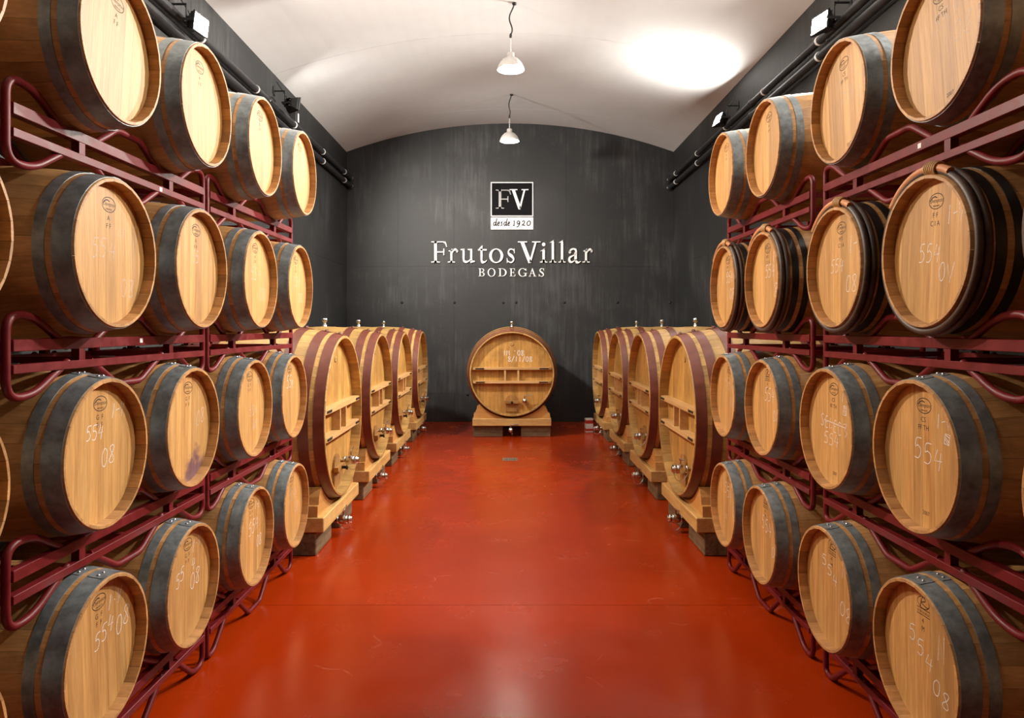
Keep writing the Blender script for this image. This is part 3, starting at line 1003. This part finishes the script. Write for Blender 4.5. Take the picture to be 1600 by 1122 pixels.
# ------------------------------------------------------------------ steel barrel racks
RL = 1.52
UB, LB = -.350, -.431                 # beam centres below the row's barrel axis
def rack_parts():
    P = {}
    P['beam'] = MB().box(-.018, .018, .012, RL - .012, -.0205, .0205, .002).make('beam')
    P['low_beam'] = MB().box(-.018, .018, .012, RL - .012, -.0155, .0155, .002).make('low_beam')
    P['post'] = MB().box(-.016, .016, -.019, .019, LB + .0155, UB - .0205).make('post')
    P['bar'] = MB().box(0, .61, -.014, .014, -.014, .014).make('cross_bar')
    P['sticker'] = MB().box(.0182, .0192, -.012, .012, -.010, .010).make('sticker')
    return P
PARTS = rack_parts()
def rack_tubes(c1, c2, base):
    zt, zd = -.245, (-.592 + .0158 if base else -.530)
    top, low = -.362, -.418
    T = {}
    T['end_tube'] = [smooth_path([(0, c1 - .07, top), (0, c1 - .27, zt), (0, 0, zt), (0, 0, zd), (0, c1 - .27, zd), (0, c1 - .07, low)], .085, 7),
                     smooth_path([(0, c2 + .07, top), (0, c2 + .27, zt), (0, RL, zt), (0, RL, zd), (0, c2 + .27, zd), (0, c2 + .07, low)], .085, 7)]
    T['hump_tube'] = [smooth_path([(0, c1 + .07, top), (0, c1 + .27, zt), (0, c2 - .27, zt), (0, c2 - .07, top)], .03, 4)]
    T['dip_tube'] = [smooth_path([(0, c1 + .07, low), (0, c1 + .27, zd), (0, c2 - .27, zd), (0, c2 - .07, low)], .03, 4)]
    return [(k, MB().tube(p, .0145, 10).make(k)) for k, v in T.items() for p in v]
TUBES = {}
def rack(side, y0, X, zc, base, label, group, sticker=None):
    s = -1 if side == 'L' else 1
    P = PARTS
    c1, c2 = CEN[side][y0]
    if (c1, c2, base) not in TUBES:
        TUBES[c1, c2, base] = rack_tubes(c1, c2, base)
    # local +x points away from the aisle; the front frame is at x=0
    root = empty('barrel_rack', (s * X, y0, 0), 0, label, 'rack', group)
    sg = s
    for x in (0, .61):
        for nm, me, z in (('upper_beam', P['beam'], UB), ('lower_beam', P['low_beam'], LB)):
            put(nm, me, 'rack', root, (sg * x, 0, zc + z))
        for y in (c1, c2):
            put('post', P['post'], 'rack', root, (sg * x, y, zc))
        for nm, me in TUBES[c1, c2, base]:
            put(nm, me, 'rack', root, (sg * x, 0, zc))
    for y in (.02, .76, 1.50):
        put('cross_bar', P['bar'], 'rack', root, (0, y, zc + LB), (0, 0, 0 if sg > 0 else PI))
    for y in (.02, 1.50):
        put('cross_bar', P['bar'], 'rack', root, (0, y, zc + UB), (0, 0, 0 if sg > 0 else PI))
    if sticker:
        put('sticker', P['sticker'], 'white_plastic', root, (0, sticker[0], zc + sticker[1]), (0, 0, 0 if sg < 0 else PI))
    return root
LY = {'Z': .80, 'A': 2.38, 'B': 3.955}
RY = {'Z': .70, 'A': 2.28, 'B': 3.96}
CEN = {'L': {LY['Z']: (.42, LD[0] - LY['Z']), LY['A']: (LD[1] - LY['A'], LD[2] - LY['A']), LY['B']: (LD[3] - LY['B'], LD[4] - LY['B'])},
       'R': {RY['Z']: (.41, RD[0] - RY['Z']), RY['A']: (RD[1] - RY['A'], RD[2] - RY['A']), RY['B']: (RD[3] - RY['B'], RD[4] - RY['B'])}}
under = {1: 'under the top barrels', 2: 'under the second row', 3: 'under the third row', 4: 'on the floor'}
pairn = {'Z': 'beside the viewer', 'A': 'nearest pair', 'B': 'far pair'}
for side, YS in (('L', LY), ('R', RY)):
    nm = 'left' if side == 'L' else 'right'
    for row in (1, 2, 3, 4):
        for k in 'ZAB':
            stk = None
            if side == 'L' and k == 'A' and row in (1, 2):
                stk = (1.02 if row == 1 else .84, LB if row == 1 else UB + .002)
            if side == 'R' and k == 'A' and row == 1:
                stk = (.62, UB)
            rack(side, YS[k], 1.69, ROWZ[row], row == 4, 'red steel rack %s of the %s stack, %s' % (under[row], nm, pairn[k]),
                 'dark red barrel racks in the %s stack' % nm, stk)

# ------------------------------------------------------------------ large vats
VH, VB, VL2 = .712, .800, .675
VZ = 1.068
def rv(x):
    return VB - (VB - VH) * (abs(x) / VL2) ** 2
NVS = 46
VSTAVE = stave_mesh('stave', NVS, VL2, rv, .046, .09, [-.675, -.670, -.585, -.5, -.25, 0, .25, .5, .585, .670, .675], .0008, .003, .020)
VRH = rv(VL2 - .09) - .0475
VBOARDS = board_meshes([1, .9, 1.1, 1, .8, 1.1, 1, 1.1, .9, 1, 1.1, 1], VRH, VL2 - .09, VL2 - .13)
VREAR = MB().prism([(VRH * math.cos(t), VRH * math.sin(t)) for t in [2 * PI * i / 40 for i in range(40)]], -VL2 + .09, -VL2 + .13, 'X').make('rear_head')
VHOOPS = [hoop_mesh('hoop', a, b, rv, .004, 72, True, .06) for a, b in
          ((VL2 - .088, VL2 - .006), (VL2 - .205, VL2 - .127), (VL2 - .385, VL2 - .305), (-VL2 + .305, -VL2 + .385), (-VL2 + .127, -VL2 + .205), (-VL2 + .006, -VL2 + .088))]
VBOLT = MB().lathe([(.011, 0), (.011, .010), (.006, .010), (.006, .018), (.0005, .018)], 'Z', 8).make('hoop_bolt')
VXF = VL2 - .09
def shelf_len(z):
    return math.sqrt(VRH * VRH - z * z) - .006
BAT = []
for z in (.092, -.138):
    w = min(shelf_len(z + .02), shelf_len(z - .02))
    w2 = w
    poly = [(VXF, -w), (VXF + .055, -w), (VXF + .085, -w + .05), (VXF + .085, w - .05), (VXF + .055, w), (VXF, w)]
    BAT.append((MB().prism(poly, z - .019, z + .019, 'Z').make('cross_batten'), z, w))
UPR = MB().box(VXF, VXF + .075, -.016, .016, -.138 + .019, .092 - .019).make('upright')
STRAP = MB().box(VXF + .0852, VXF + .090, -.075, .075, -.010, .010).make('batten_strap')
def arcd(r, w, z0, zt):
    pts = [(-w, z0), (w, z0), (w, zt - .10)]
    pts += [(w * math.cos(t), zt - .10 + .10 * math.sin(t)) for t in [PI * i / 10 for i in range(1, 10)]]
    return pts + [(-w, zt - .10)]
DOOR = MB().prism(arcd(0, .105, -.64, -.352), VXF, VXF + .02, 'X').make('hatch_door')
DBAR = MB().prism([(-.135, -.455), (.135, -.455), (.115, -.50), (-.115, -.50)], VXF + .02, VXF + .06, 'X').make('hatch_bar')
DSCREW = MB().lathe([(.014, 0), (.014, .045), (.022, .045), (.022, .058), (.001, .060)], 'X', 12).make('hatch_screw')

def valve_mesh():
    v = MB()
    v.lathe([(.020, 0), (.020, .03), (.036, .03), (.036, .045), (.022, .045), (.022, .055), (.037, .055), (.040, .065), (.040, .115), (.037, .125), (.022, .125), (.022, .135), (.036, .135), (.036, .15), (.028, .15), (.028, .165), (.001, .165)], 'X', 20)
    v.tube([(.09, 0, .035), (.09, 0, .075)], .008, 8)
    return v.make('valve_body')
VALVE = valve_mesh()
LEVER = MB().tube(smooth_path([(.09, 0, .075), (.10, .0, .088), (.085, .13, .098)], .02), [.007] * 8, 8).make('lever')
CHAIN = MB().tube(smooth_path([(.155, 0, -.02), (.14, .03, -.09), (.08, .04, -.10), (.03, .02, -.03)], .05), .003, 5).make('safety_chain')
BUNG = MB().lathe([(.028, -.01), (.028, .02), (.018, .02), (.018, .055), (.030, .055), (.032, .064), (.032, .088), (.024, .096), (.001, .098)], 'Z', 16).make('bung_valve')
# saddle, in the vat's own frame: plank, cradle and two blocks, front and rear
def cradle_mesh():
    r = rv(VL2 - .14) + .006
    n = 18
    a1 = .78
    inner = [(r * math.sin(t), VZ - r * math.cos(t)) for t in [-a1 + 2 * a1 * i / n for i in range(n + 1)]]
    inner = [p for p in inner]
    outer = []
    yt = inner[-1][0]
    zt = inner[-1][1]
    # outer flank: rounded shoulder down to the plank
    flank = [(yt + .012, zt - .002), (yt + .040, zt - .025), (yt + .068, zt - .07), (yt + .088, zt - .13), (.640, .40), (.652, .313)]
    poly = inner + flank + [(-y, z) for y, z in flank[::-1]]
    m = MB()
    # split in convex-ish strips to keep the concave outline clean
    k = len(inner)
    top = inner
    ys = [p[0] for p in top]
    x0, x1 = VL2 - .20, VL2 - .075
    vs, fs = [], []
    def outer_z(y):
        return .312
    for x in (x0, x1):
        for (y, z) in top:
            vs.append((x, y, z)); vs.append((x, y, .312))
    kk = 2 * k
    for i in range(k - 1):
        fs.append((2 * i, 2 * i + 1, 2 * i + 3, 2 * i + 2))
        fs.append((kk + 2 * i, kk + 2 * i + 2, kk + 2 * i + 3, kk + 2 * i + 1))
        fs.append((2 * i, 2 * i + 2, kk + 2 * i + 2, kk + 2 * i))
    m.add(vs, fs)
    for sg in (1, -1):
        pl = [(sg * yt, .312), (sg * yt, zt)] + [(sg * y, z) for y, z in flank]
        m.prism(pl, x0, x1, 'X')
    return m.make('cradle')
CRADLE = cradle_mesh()
PLANK = MB().box(VL2 - .22, VL2 - .02, -.665, .665, .192, .312, .006).make('plank')
BLOCKM = MB().box(VL2 - .30, VL2 - .085, -.25, .25, 0, .191, .008).make('support_block')

def vat(x, y, rz, label, group, marks=None, seed=0):
    rng = random.Random(seed)
    root = empty('oak_vat', (x, y, 0), rz, label, 'vat', group)
    A = (0, 0, VZ)
    for k in range(NVS):
        put_mat('stave', VSTAVE, 'vat_stave', root, A, (2 * PI * k / NVS + .03 * seed, 0, 0))
    for me in VBOARDS:
        put_mat('head_board', me, 'vat_head', root, A)
    put_mat('rear_head', VREAR, 'vat_head', root, A)
    for me, xm in zip(VHOOPS, (VL2 - .047, VL2 - .166, VL2 - .345, -VL2 + .345, -VL2 + .166, -VL2 + .047)):
        h = put_mat('hoop', me, 'vat_hoop', root, A)
        for a in (-.03, .03):
            r = rv(xm) + .006
            put_mat('hoop_bolt', VBOLT, 'vat_hoop', h, (xm, r * math.sin(a), r * math.cos(a)), (-a, 0, 0))
    for me, z, w in BAT:
        b = put_mat('cross_batten', me, 'batten', root, A)
        for sg in (-1, 1):
            put_mat('batten_strap', STRAP, 'iron', b, (0, sg * (w - .13), z))
    for yy in (-.115, .108):
        put_mat('upright', UPR, 'batten', root, (0, yy, VZ))
    d = put_mat('hatch_door', DOOR, 'hatch', root, A)
    d['label'] = 'small darker arched hatch at the foot of the head'
    bb = put_mat('hatch_bar', DBAR, 'hatch', d)
    put_mat('hatch_screw', DSCREW, 'iron', d, (VXF + .055, 0, -.475))
    for nm, loc, rr in (('tasting_valve', (VXF, .215, VZ - .45), 0), ('drain_valve', (VL2 - .10, -.02, .125), 0)):
        v = put_mat(nm, VALVE, 'steel', root, loc)
        put_mat('lever', LEVER, 'steel', v)
        put_mat('safety_chain', CHAIN, 'steel', v)
    pipe_ = MB().tube(smooth_path([(-.02, -.02, VZ - rv(0) + .02), (-.02, -.02, .125), (VL2 - .08, -.02, .125)], .05), .02, 10).make('drain_pipe')
    put_mat('drain_pipe', pipe_, 'steel', root)
    put_mat('bung_valve', BUNG, 'steel', root, (0, 0, VZ + VB))
    eye = MB().lathe([(.020, 0), (.028, .003), (.028, .006), (.012, .006), (.010, .003), (.001, .003)], 'X', 16).make('tasting_plug')
    put_mat('tasting_plug', eye, 'vat_stave', root, (VXF, 0, VZ + .50))
    if marks:
        m = MB()
        for text, u, v, h in marks:
            cw = h * .62
            for k, chh in enumerate(text):
                for stt in ({'M': [[(0, 0), (.15, 1), (.45, .4), (.8, 1), (.95, 0)]], '/': [[(.1, -.1), (.9, 1.1)]], "'": [[(.4, 1), (.35, .75)]]}.get(chh) or GL[chh]):
                    pts = [(u + k * cw * 1.15 + px * cw, v + py * h) for px, py in stt]
                    if chh in '508SEC':
                        pts = dense(pts)
                    ribbon(m, pts, .011, lambda a, b: (VXF + .0005, a, b))
        put_mat('chalk_writing', m.make('chalk_writing'), 'chalk', root, A)
    # saddle: front and rear
    for flip in (0, PI):
        put_mat('plank', PLANK, 'plank', root, (0, 0, 0), (0, 0, flip))
        put_mat('cradle', CRADLE, 'saddle', root, (0, 0, 0), (0, 0, flip))
        for yy in (-.405, .405):
            put_mat('support_block', BLOCKM, 'block', root, (0, yy, 0), (0, 0, flip))
    return root
VD = [6.42, 8.29, 10.13, 12.16]
vn = ['first from the viewer', 'second from the viewer', 'third from the viewer', 'last before the back wall']
for i, D in enumerate(VD):
    vat(-1.49 - VL2, D, 0, 'large oak vat with red-brown hoops, left row, ' + vn[i], 'oak vats along the left wall', None, i)
for i, D in enumerate(VD):
    vat(1.49 + VL2, D, PI, 'large oak vat with red-brown hoops, right row, ' + vn[i], 'oak vats along the right wall', None, i + 5)
vat(.03, 11.95 + VL2, -PI / 2, 'large oak vat facing the aisle alone before the dark back wall', 'oak vat at the end of the aisle',
    [("1M '08", -.15, .31, .085), ('8/11/08', -.07, .205, .085)], 11)

# ------------------------------------------------------------------ floor drain and the small box by the last vat
dr = empty('floor_drain', (0, 9.97, 0), 0, 'small metal drain cover set in the red floor before the lone vat', 'drain')
m = MB()
m.box(-.105, .105, -.105, -.085, .0005, .006); m.box(-.105, .105, .085, .105, .0005, .006)
m.box(-.105, -.085, -.085, .085, .0005, .006); m.box(.085, .105, -.085, .085, .0005, .006)
put('rim', m.make('rim'), 'drain', dr)
put('well', MB().box(-.085, .085, -.085, .085, .0004, .0012).make('well'), 'drain_gap', dr)
for k in range(6):
    x = -.068 + k * .027
    put('grate_bar', MB().box(x - .008, x + .008, -.085, .085, .0013, .0055).make('grate_bar'), 'drain', dr)
bx = empty('carton', (1.40, 12.62, 0), .15, 'small white and red carton on the floor by the last vat', 'box')
put('carton_body', MB().box(-.065, .065, -.05, .05, 0, .24, .002).make('carton_body'), 'white_plastic', bx)
put('red_band', MB().box(-.0655, .0655, -.0515, .0515, .15, .21).make('red_band'), 'red_card', bx)
put('red_band', MB().box(-.0655, .0655, -.0515, .0515, .02, .06).make('red_band'), 'red_card', bx)

# ------------------------------------------------------------------ lettering on the back wall
def wx(px): return (px - 797.0) * YB / F_PX
def wz(py): return EYE + (511.0 - py) * YB / F_PX

def band(cx, cy, rox, roy, rix, riy, a0, a1, ox=0.0, oy=0.0, n=20):
    """crescent strip: outer ellipse minus shifted inner ellipse; returns quads"""
    q = []
    for i in range(n):
        t0, t1 = a0 + (a1 - a0) * i / n, a0 + (a1 - a0) * (i + 1) / n
        q.append([(cx + rox * math.cos(t0), cy + roy * math.sin(t0)), (cx + rox * math.cos(t1), cy + roy * math.sin(t1)),
                  (cx + ox + rix * math.cos(t1), cy + oy + riy * math.sin(t1)), (cx + ox + rix * math.cos(t0), cy + oy + riy * math.sin(t0))])
    return q
def R_(x0, y0, x1, y1): return [(x0, y0), (x1, y0), (x1, y1), (x0, y1)]
def foot(xc, sw, w, y, up=1, h=.045, br=.05):
    """slab serif with bracket, standing at y"""
    a, b = xc - w / 2, xc + w / 2
    return [R_(a, min(y, y + up * h), b, max(y, y + up * h)),
            [(xc - sw / 2 - br, y + up * h), (xc + sw / 2 + br, y + up * h), (xc + sw / 2, y + up * (h + br)), (xc - sw / 2, y + up * (h + br))]]
def stroke(pts, ws):
    """variable-width stroke as quads"""
    P = [Vector(p) for p in pts]
    out, nn = [], []
    for i in range(len(P)):
        d = (P[min(i + 1, len(P) - 1)] - P[max(i - 1, 0)]).normalized()
        nn.append(Vector((-d.y, d.x)))
    w = lambda i: (ws[i] if isinstance(ws, (list, tuple)) else ws) / 2
    for i in range(len(P) - 1):
        out.append([tuple(P[i] + nn[i] * w(i)), tuple(P[i] - nn[i] * w(i)), tuple(P[i + 1] - nn[i + 1] * w(i + 1)), tuple(P[i + 1] + nn[i + 1] * w(i + 1))])
    return out
def curve_stroke(pts, ws, k=5):
    p2 = dense(pts, k)
    m = len(p2)
    w2 = []
    for i in range(m):
        t = i / (m - 1) * (len(ws) - 1)
        j = min(int(t), len(ws) - 2)
        w2.append(ws[j] + (ws[j + 1] - ws[j]) * (t - j))
    return stroke(p2, w2)
def G_F():
    return [R_(.20, .0, .36, 1)] + foot(.28, .16, .52, 0) + [R_(.02, .955, .90, 1)] + [[(.16, .955), (.20, .90), (.36, .90), (.40, .955)]] + \
        [[(.72, .955), (.90, 1.0), (.98, .74), (.93, .74), (.86, .90)]] + [R_(.36, .475, .76, .525)] + [[(.74, .50), (.76, .66), (.81, .66), (.81, .34), (.76, .34)]]
def G_V():
    return [[(.09, .97), (.255, .97), (.59, .06), (.53, -.03), (.46, -.03)], [(.74, .97), (.83, .97), (.56, -.03), (.52, -.03), (.50, .06)]] + \
        [R_(-.02, .955, .40, 1), R_(.62, .955, 1.0, 1)]
def G_r():
    return [R_(.26, 0, .44, .60)] + foot(.35, .18, .66, 0) + [[(.06, .55), (.26, .58), (.44, .66), (.44, .56), (.26, .50)]] + \
        curve_stroke([(.44, .46), (.56, .58), (.74, .62), (.88, .55)], [.04, .09, .11, .08]) + band(.87, .545, .085, .07, .001, .001, 0, 2 * PI, n=12)
def G_u():
    return [R_(.14, .20, .28, .62), [(.0, .60), (.14, .57), (.28, .60), (.28, .65), (.0, .64)]] + \
        curve_stroke([(.21, .22), (.24, .08), (.40, .03), (.58, .07), (.70, .16)], [.14, .12, .09, .06, .05]) + \
        [R_(.68, .06, .82, .62), [(.50, .60), (.68, .57), (.82, .60), (.82, .65), (.50, .64)], [(.68, .0), (.72, -.02), (1.0, .035), (1.0, .08), (.82, .09), (.68, .12)]]
def G_t():
    return [R_(.30, .14, .52, .66), R_(.02, .57, .96, .635), [(.02, .60), (.30, .635), (.52, .635), (.52, .80), (.44, .80)]] + \
        curve_stroke([(.41, .16), (.45, .05), (.62, .015), (.82, .04), (.97, .12)], [.22, .17, .10, .06, .03])
def G_o():
    return band(.5, .32, .50, .34, .31, .30, 0, 2 * PI, n=32)
def G_s():
    return curve_stroke([(.80, .58), (.60, .63), (.36, .62), (.20, .50), (.30, .39), (.60, .29), (.78, .16), (.62, .03), (.38, .01), (.14, .07)], [.05, .05, .07, .13, .15, .16, .13, .07, .05, .05], 6) + \
        [[(.80, .66), (.86, .66), (.88, .44), (.83, .44), (.78, .56)], [(.10, -.02), (.05, -.02), (.03, .22), (.08, .22), (.16, .09)]]
def G_i():
    return [R_(.34, 0, .66, .60)] + foot(.5, .32, .96, 0, br=.10) + [[(.04, .54), (.34, .56), (.66, .66), (.58, .66)]] + band(.50, .86, .22, .085, .001, .001, 0, 2 * PI, n=16)
def G_l():
    return [R_(.34, 0, .66, 1.0)] + foot(.5, .32, .96, 0, br=.10) + [[(.02, .94), (.34, .95), (.66, 1.06), (.58, 1.06)]]
def G_a():
    return [R_(.50, .10, .70, .46)] + curve_stroke([(.12, .50), (.22, .60), (.44, .645), (.62, .58), (.62, .44)], [.12, .10, .07, .13, .18]) + \
        curve_stroke([(.60, .38), (.34, .31), (.12, .22), (.10, .10), (.24, .02), (.44, .06), (.58, .14)], [.04, .06, .13, .17, .09, .05, .04]) + \
        curve_stroke([(.60, .14), (.68, .03), (.84, .0), (1.0, .06)], [.18, .14, .07, .03]) + band(.14, .49, .10, .06, .001, .001, 0, 2 * PI, n=12)
def G_B():
    return [R_(.16, 0, .34, 1)] + [R_(0, .955, .55, 1), R_(0, 0, .55, .045), R_(.3, .50, .6, .545)] + \
        band(.50, .765, .42, .235, .26, .19, -PI / 2, PI / 2) + band(.52, .265, .48, .265, .28, .22, -PI / 2, PI / 2)
def G_O():
    return band(.5, .5, .5, .52, .34, .47, 0, 2 * PI, n=36)
def G_D():
    return [R_(.14, 0, .30, 1), R_(0, .955, .45, 1), R_(0, 0, .45, .045)] + band(.42, .5, .58, .50, .40, .455, -PI / 2, PI / 2, n=28)
def G_E():
    return [R_(.16, 0, .38, 1), R_(0, .955, .88, 1), R_(0, 0, .92, .045), R_(.3, .475, .72, .525), [(.82, 1), (.90, 1), (.93, .75), (.87, .75), (.80, .95)],
            [(.86, 0), (.95, 0), (1.0, .27), (.94, .27), (.84, .05)], [(.68, .5), (.72, .64), (.77, .64), (.77, .36), (.72, .36)]]
def G_G():
    return band(.52, .5, .52, .52, .35, .47, .62, 2 * PI - .75, n=30) + [R_(.80, .04, .96, .42), R_(.62, .39, 1.08, .435), [(.90, .98), (.95, .98), (.97, .70), (.91, .70), (.86, .84)]]
def G_A():
    return [[(.46, 1.03), (.52, 1.03), (.92, .03), (.74, .03), (.42, .86)], [(.46, 1.03), (.50, .92), (.18, .03), (.10, .03)], R_(.28, .34, .70, .385), R_(-.02, 0, .32, .045), R_(.62, 0, 1.04, .045)]
def G_S():
    return curve_stroke([(.84, .86), (.66, .97), (.40, .97), (.18, .80), (.30, .61), (.66, .43), (.82, .22), (.62, .03), (.36, .02), (.12, .14)], [.06, .06, .09, .17, .20, .20, .17, .09, .06, .06], 6) + \
        [[(.84, 1.02), (.90, 1.02), (.92, .70), (.86, .70), (.80, .86)], [(.06, -.02), (.0, -.02), (-.02, .32), (.05, .32), (.12, .14)]]

def letter(name, polys, x0, x1, zb, h, y, th, mat, parent):
    m = MB()
    for p in polys:
        m.prism([((x0 + a * (x1 - x0)), zb + b * h) for a, b in p], y - th, y, 'Y')
    return put(name, m.make(name), mat, parent)

SX = 280 / 1600
zx = lambda v: wx(660 + v * SX)
base_y = YB - .002
s1 = empty('wall_lettering', (0, YB, wz(410)), 0, 'large white serif lettering of the winery name on the dark back wall', 'sign')
zb = wz(360 + 288 * SX) - wz(410)
hh = 188 * SX * YB / F_PX
for gf, a, b in ((G_F, 78, 224), (G_r, 226, 322), (G_u, 342, 468), (G_t, 494, 578), (G_o, 596, 722), (G_s, 750, 834), (G_V, 856, 1054), (G_i, 1048, 1116), (G_l, 1132, 1196), (G_l, 1214, 1278), (G_a, 1300, 1412), (G_r, 1426, 1522)):
    letter('letter', gf(), zx(a), zx(b), zb, hh, -.002, .03, 'sign_white', s1)
s2 = empty('wall_lettering', (0, YB, wz(432)), 0, 'smaller white spaced capitals below the winery name on the back wall', 'sign')
zb = wz(360 + 412 * SX) - wz(432)
hh = 72 * SX * YB / F_PX
for gf, a, b in ((G_B, 502, 556), (G_O, 582, 652), (G_D, 678, 752), (G_E, 778, 830), (G_G, 856, 930), (G_A, 950, 1014), (G_S, 1040, 1090)):
    letter('letter', gf(), zx(a), zx(b), zb, hh, -.002, .02, 'sign_white', s2)

em = empty('emblem_plaque', (0, YB, wz(320)), 0, 'square black plaque with white border and monogram above the lettering', 'sign')
Z0 = wz(320)
ex0, ex1 = wx(766.9), wx(833.1)
ez = lambda v: wz(275 + v * 90 / 1063) - Z0
exx = lambda v: wx(755 + v * 90 / 1063)
put('panel', MB().box(ex0, ex1, -.022, -.002, ez(752), ez(118)).make('panel'), 'sign_black', em)
b = MB()
t = .018
for x0, x1, z0, z1 in ((ex0, ex1, ez(118) - t, ez(118)), (ex0, ex1, ez(752), ez(752) + t), (ex0, ex0 + t, ez(752) + t, ez(118) - t), (ex1 - t, ex1, ez(752) + t, ez(118) - t)):
    b.box(x0, x1, -.030, -.0221, z0, z1)
put('border', b.make('border'), 'sign_white', em)
hh = ez(258) - ez(605)
letter('letter', G_F(), exx(228), exx(520), ez(605), hh, -.0222, .006, 'sign_grey', em)
letter('letter', G_V(), exx(496), exx(834), ez(610), ez(250) - ez(610), -.0285, .006, 'sign_white', em)
put('date_strip', MB().box(ex0, ex1, -.022, -.002, ez(988), ez(768)).make('date_strip'), 'sign_white', em)
IT = {
 'd': [[(.72, .45), (.50, .62), (.2, .50), (.08, .2), (.25, .0), (.5, .1), (.72, .45)], [(.95, 1.25), (.78, .55), (.72, .10), (.82, .0), (.98, .12)]],
 'e': [[(.15, .26), (.55, .34), (.78, .50), (.62, .64), (.35, .56), (.14, .26), (.25, .02), (.52, .02), (.78, .16)]],
 's': [[(.72, .58), (.50, .64), (.34, .50), (.55, .28), (.50, .06), (.25, .0), (.08, .08)]],
 '1': [[(.38, .70), (.58, .80), (.44, .0)], [(.15, .0), (.72, .0)]],
 '9': [[(.80, .60), (.62, .82), (.35, .74), (.22, .48), (.38, .26), (.62, .34), (.82, .62), (.72, .18), (.45, -.15), (.12, -.28)]],
 '2': [[(.22, .62), (.40, .82), (.68, .78), (.74, .55), (.45, .25), (.10, .02)], [(.10, .03), (.45, .08), (.70, .0), (.84, .12)]],
 '0': [[(.5 + .40 * math.sin(t) + .1 * math.cos(t), .40 + .40 * math.cos(t)) for t in [2 * PI * i / 14 for i in range(15)]]],
}
m = MB()
for chh, a, b2 in (('d', 185, 255), ('e', 258, 315), ('s', 318, 368), ('d', 378, 446), ('e', 448, 500), ('1', 540, 598), ('9', 606, 690), ('2', 704, 782), ('0', 800, 880)):
    for st in IT[chh]:
        pts = [(exx(a) + (exx(b2) - exx(a)) * px, ez(918) + py * (ez(834) - ez(918)) / .8) for px, py in st]
        ribbon(m, dense(pts, 4) if len(pts) > 2 else pts, .019, lambda u, v: (u, -.0235, v))
dl = put('date_lettering', m.make('date_lettering'), 'sign_black', em)
dl['kind'] = 'stuff'
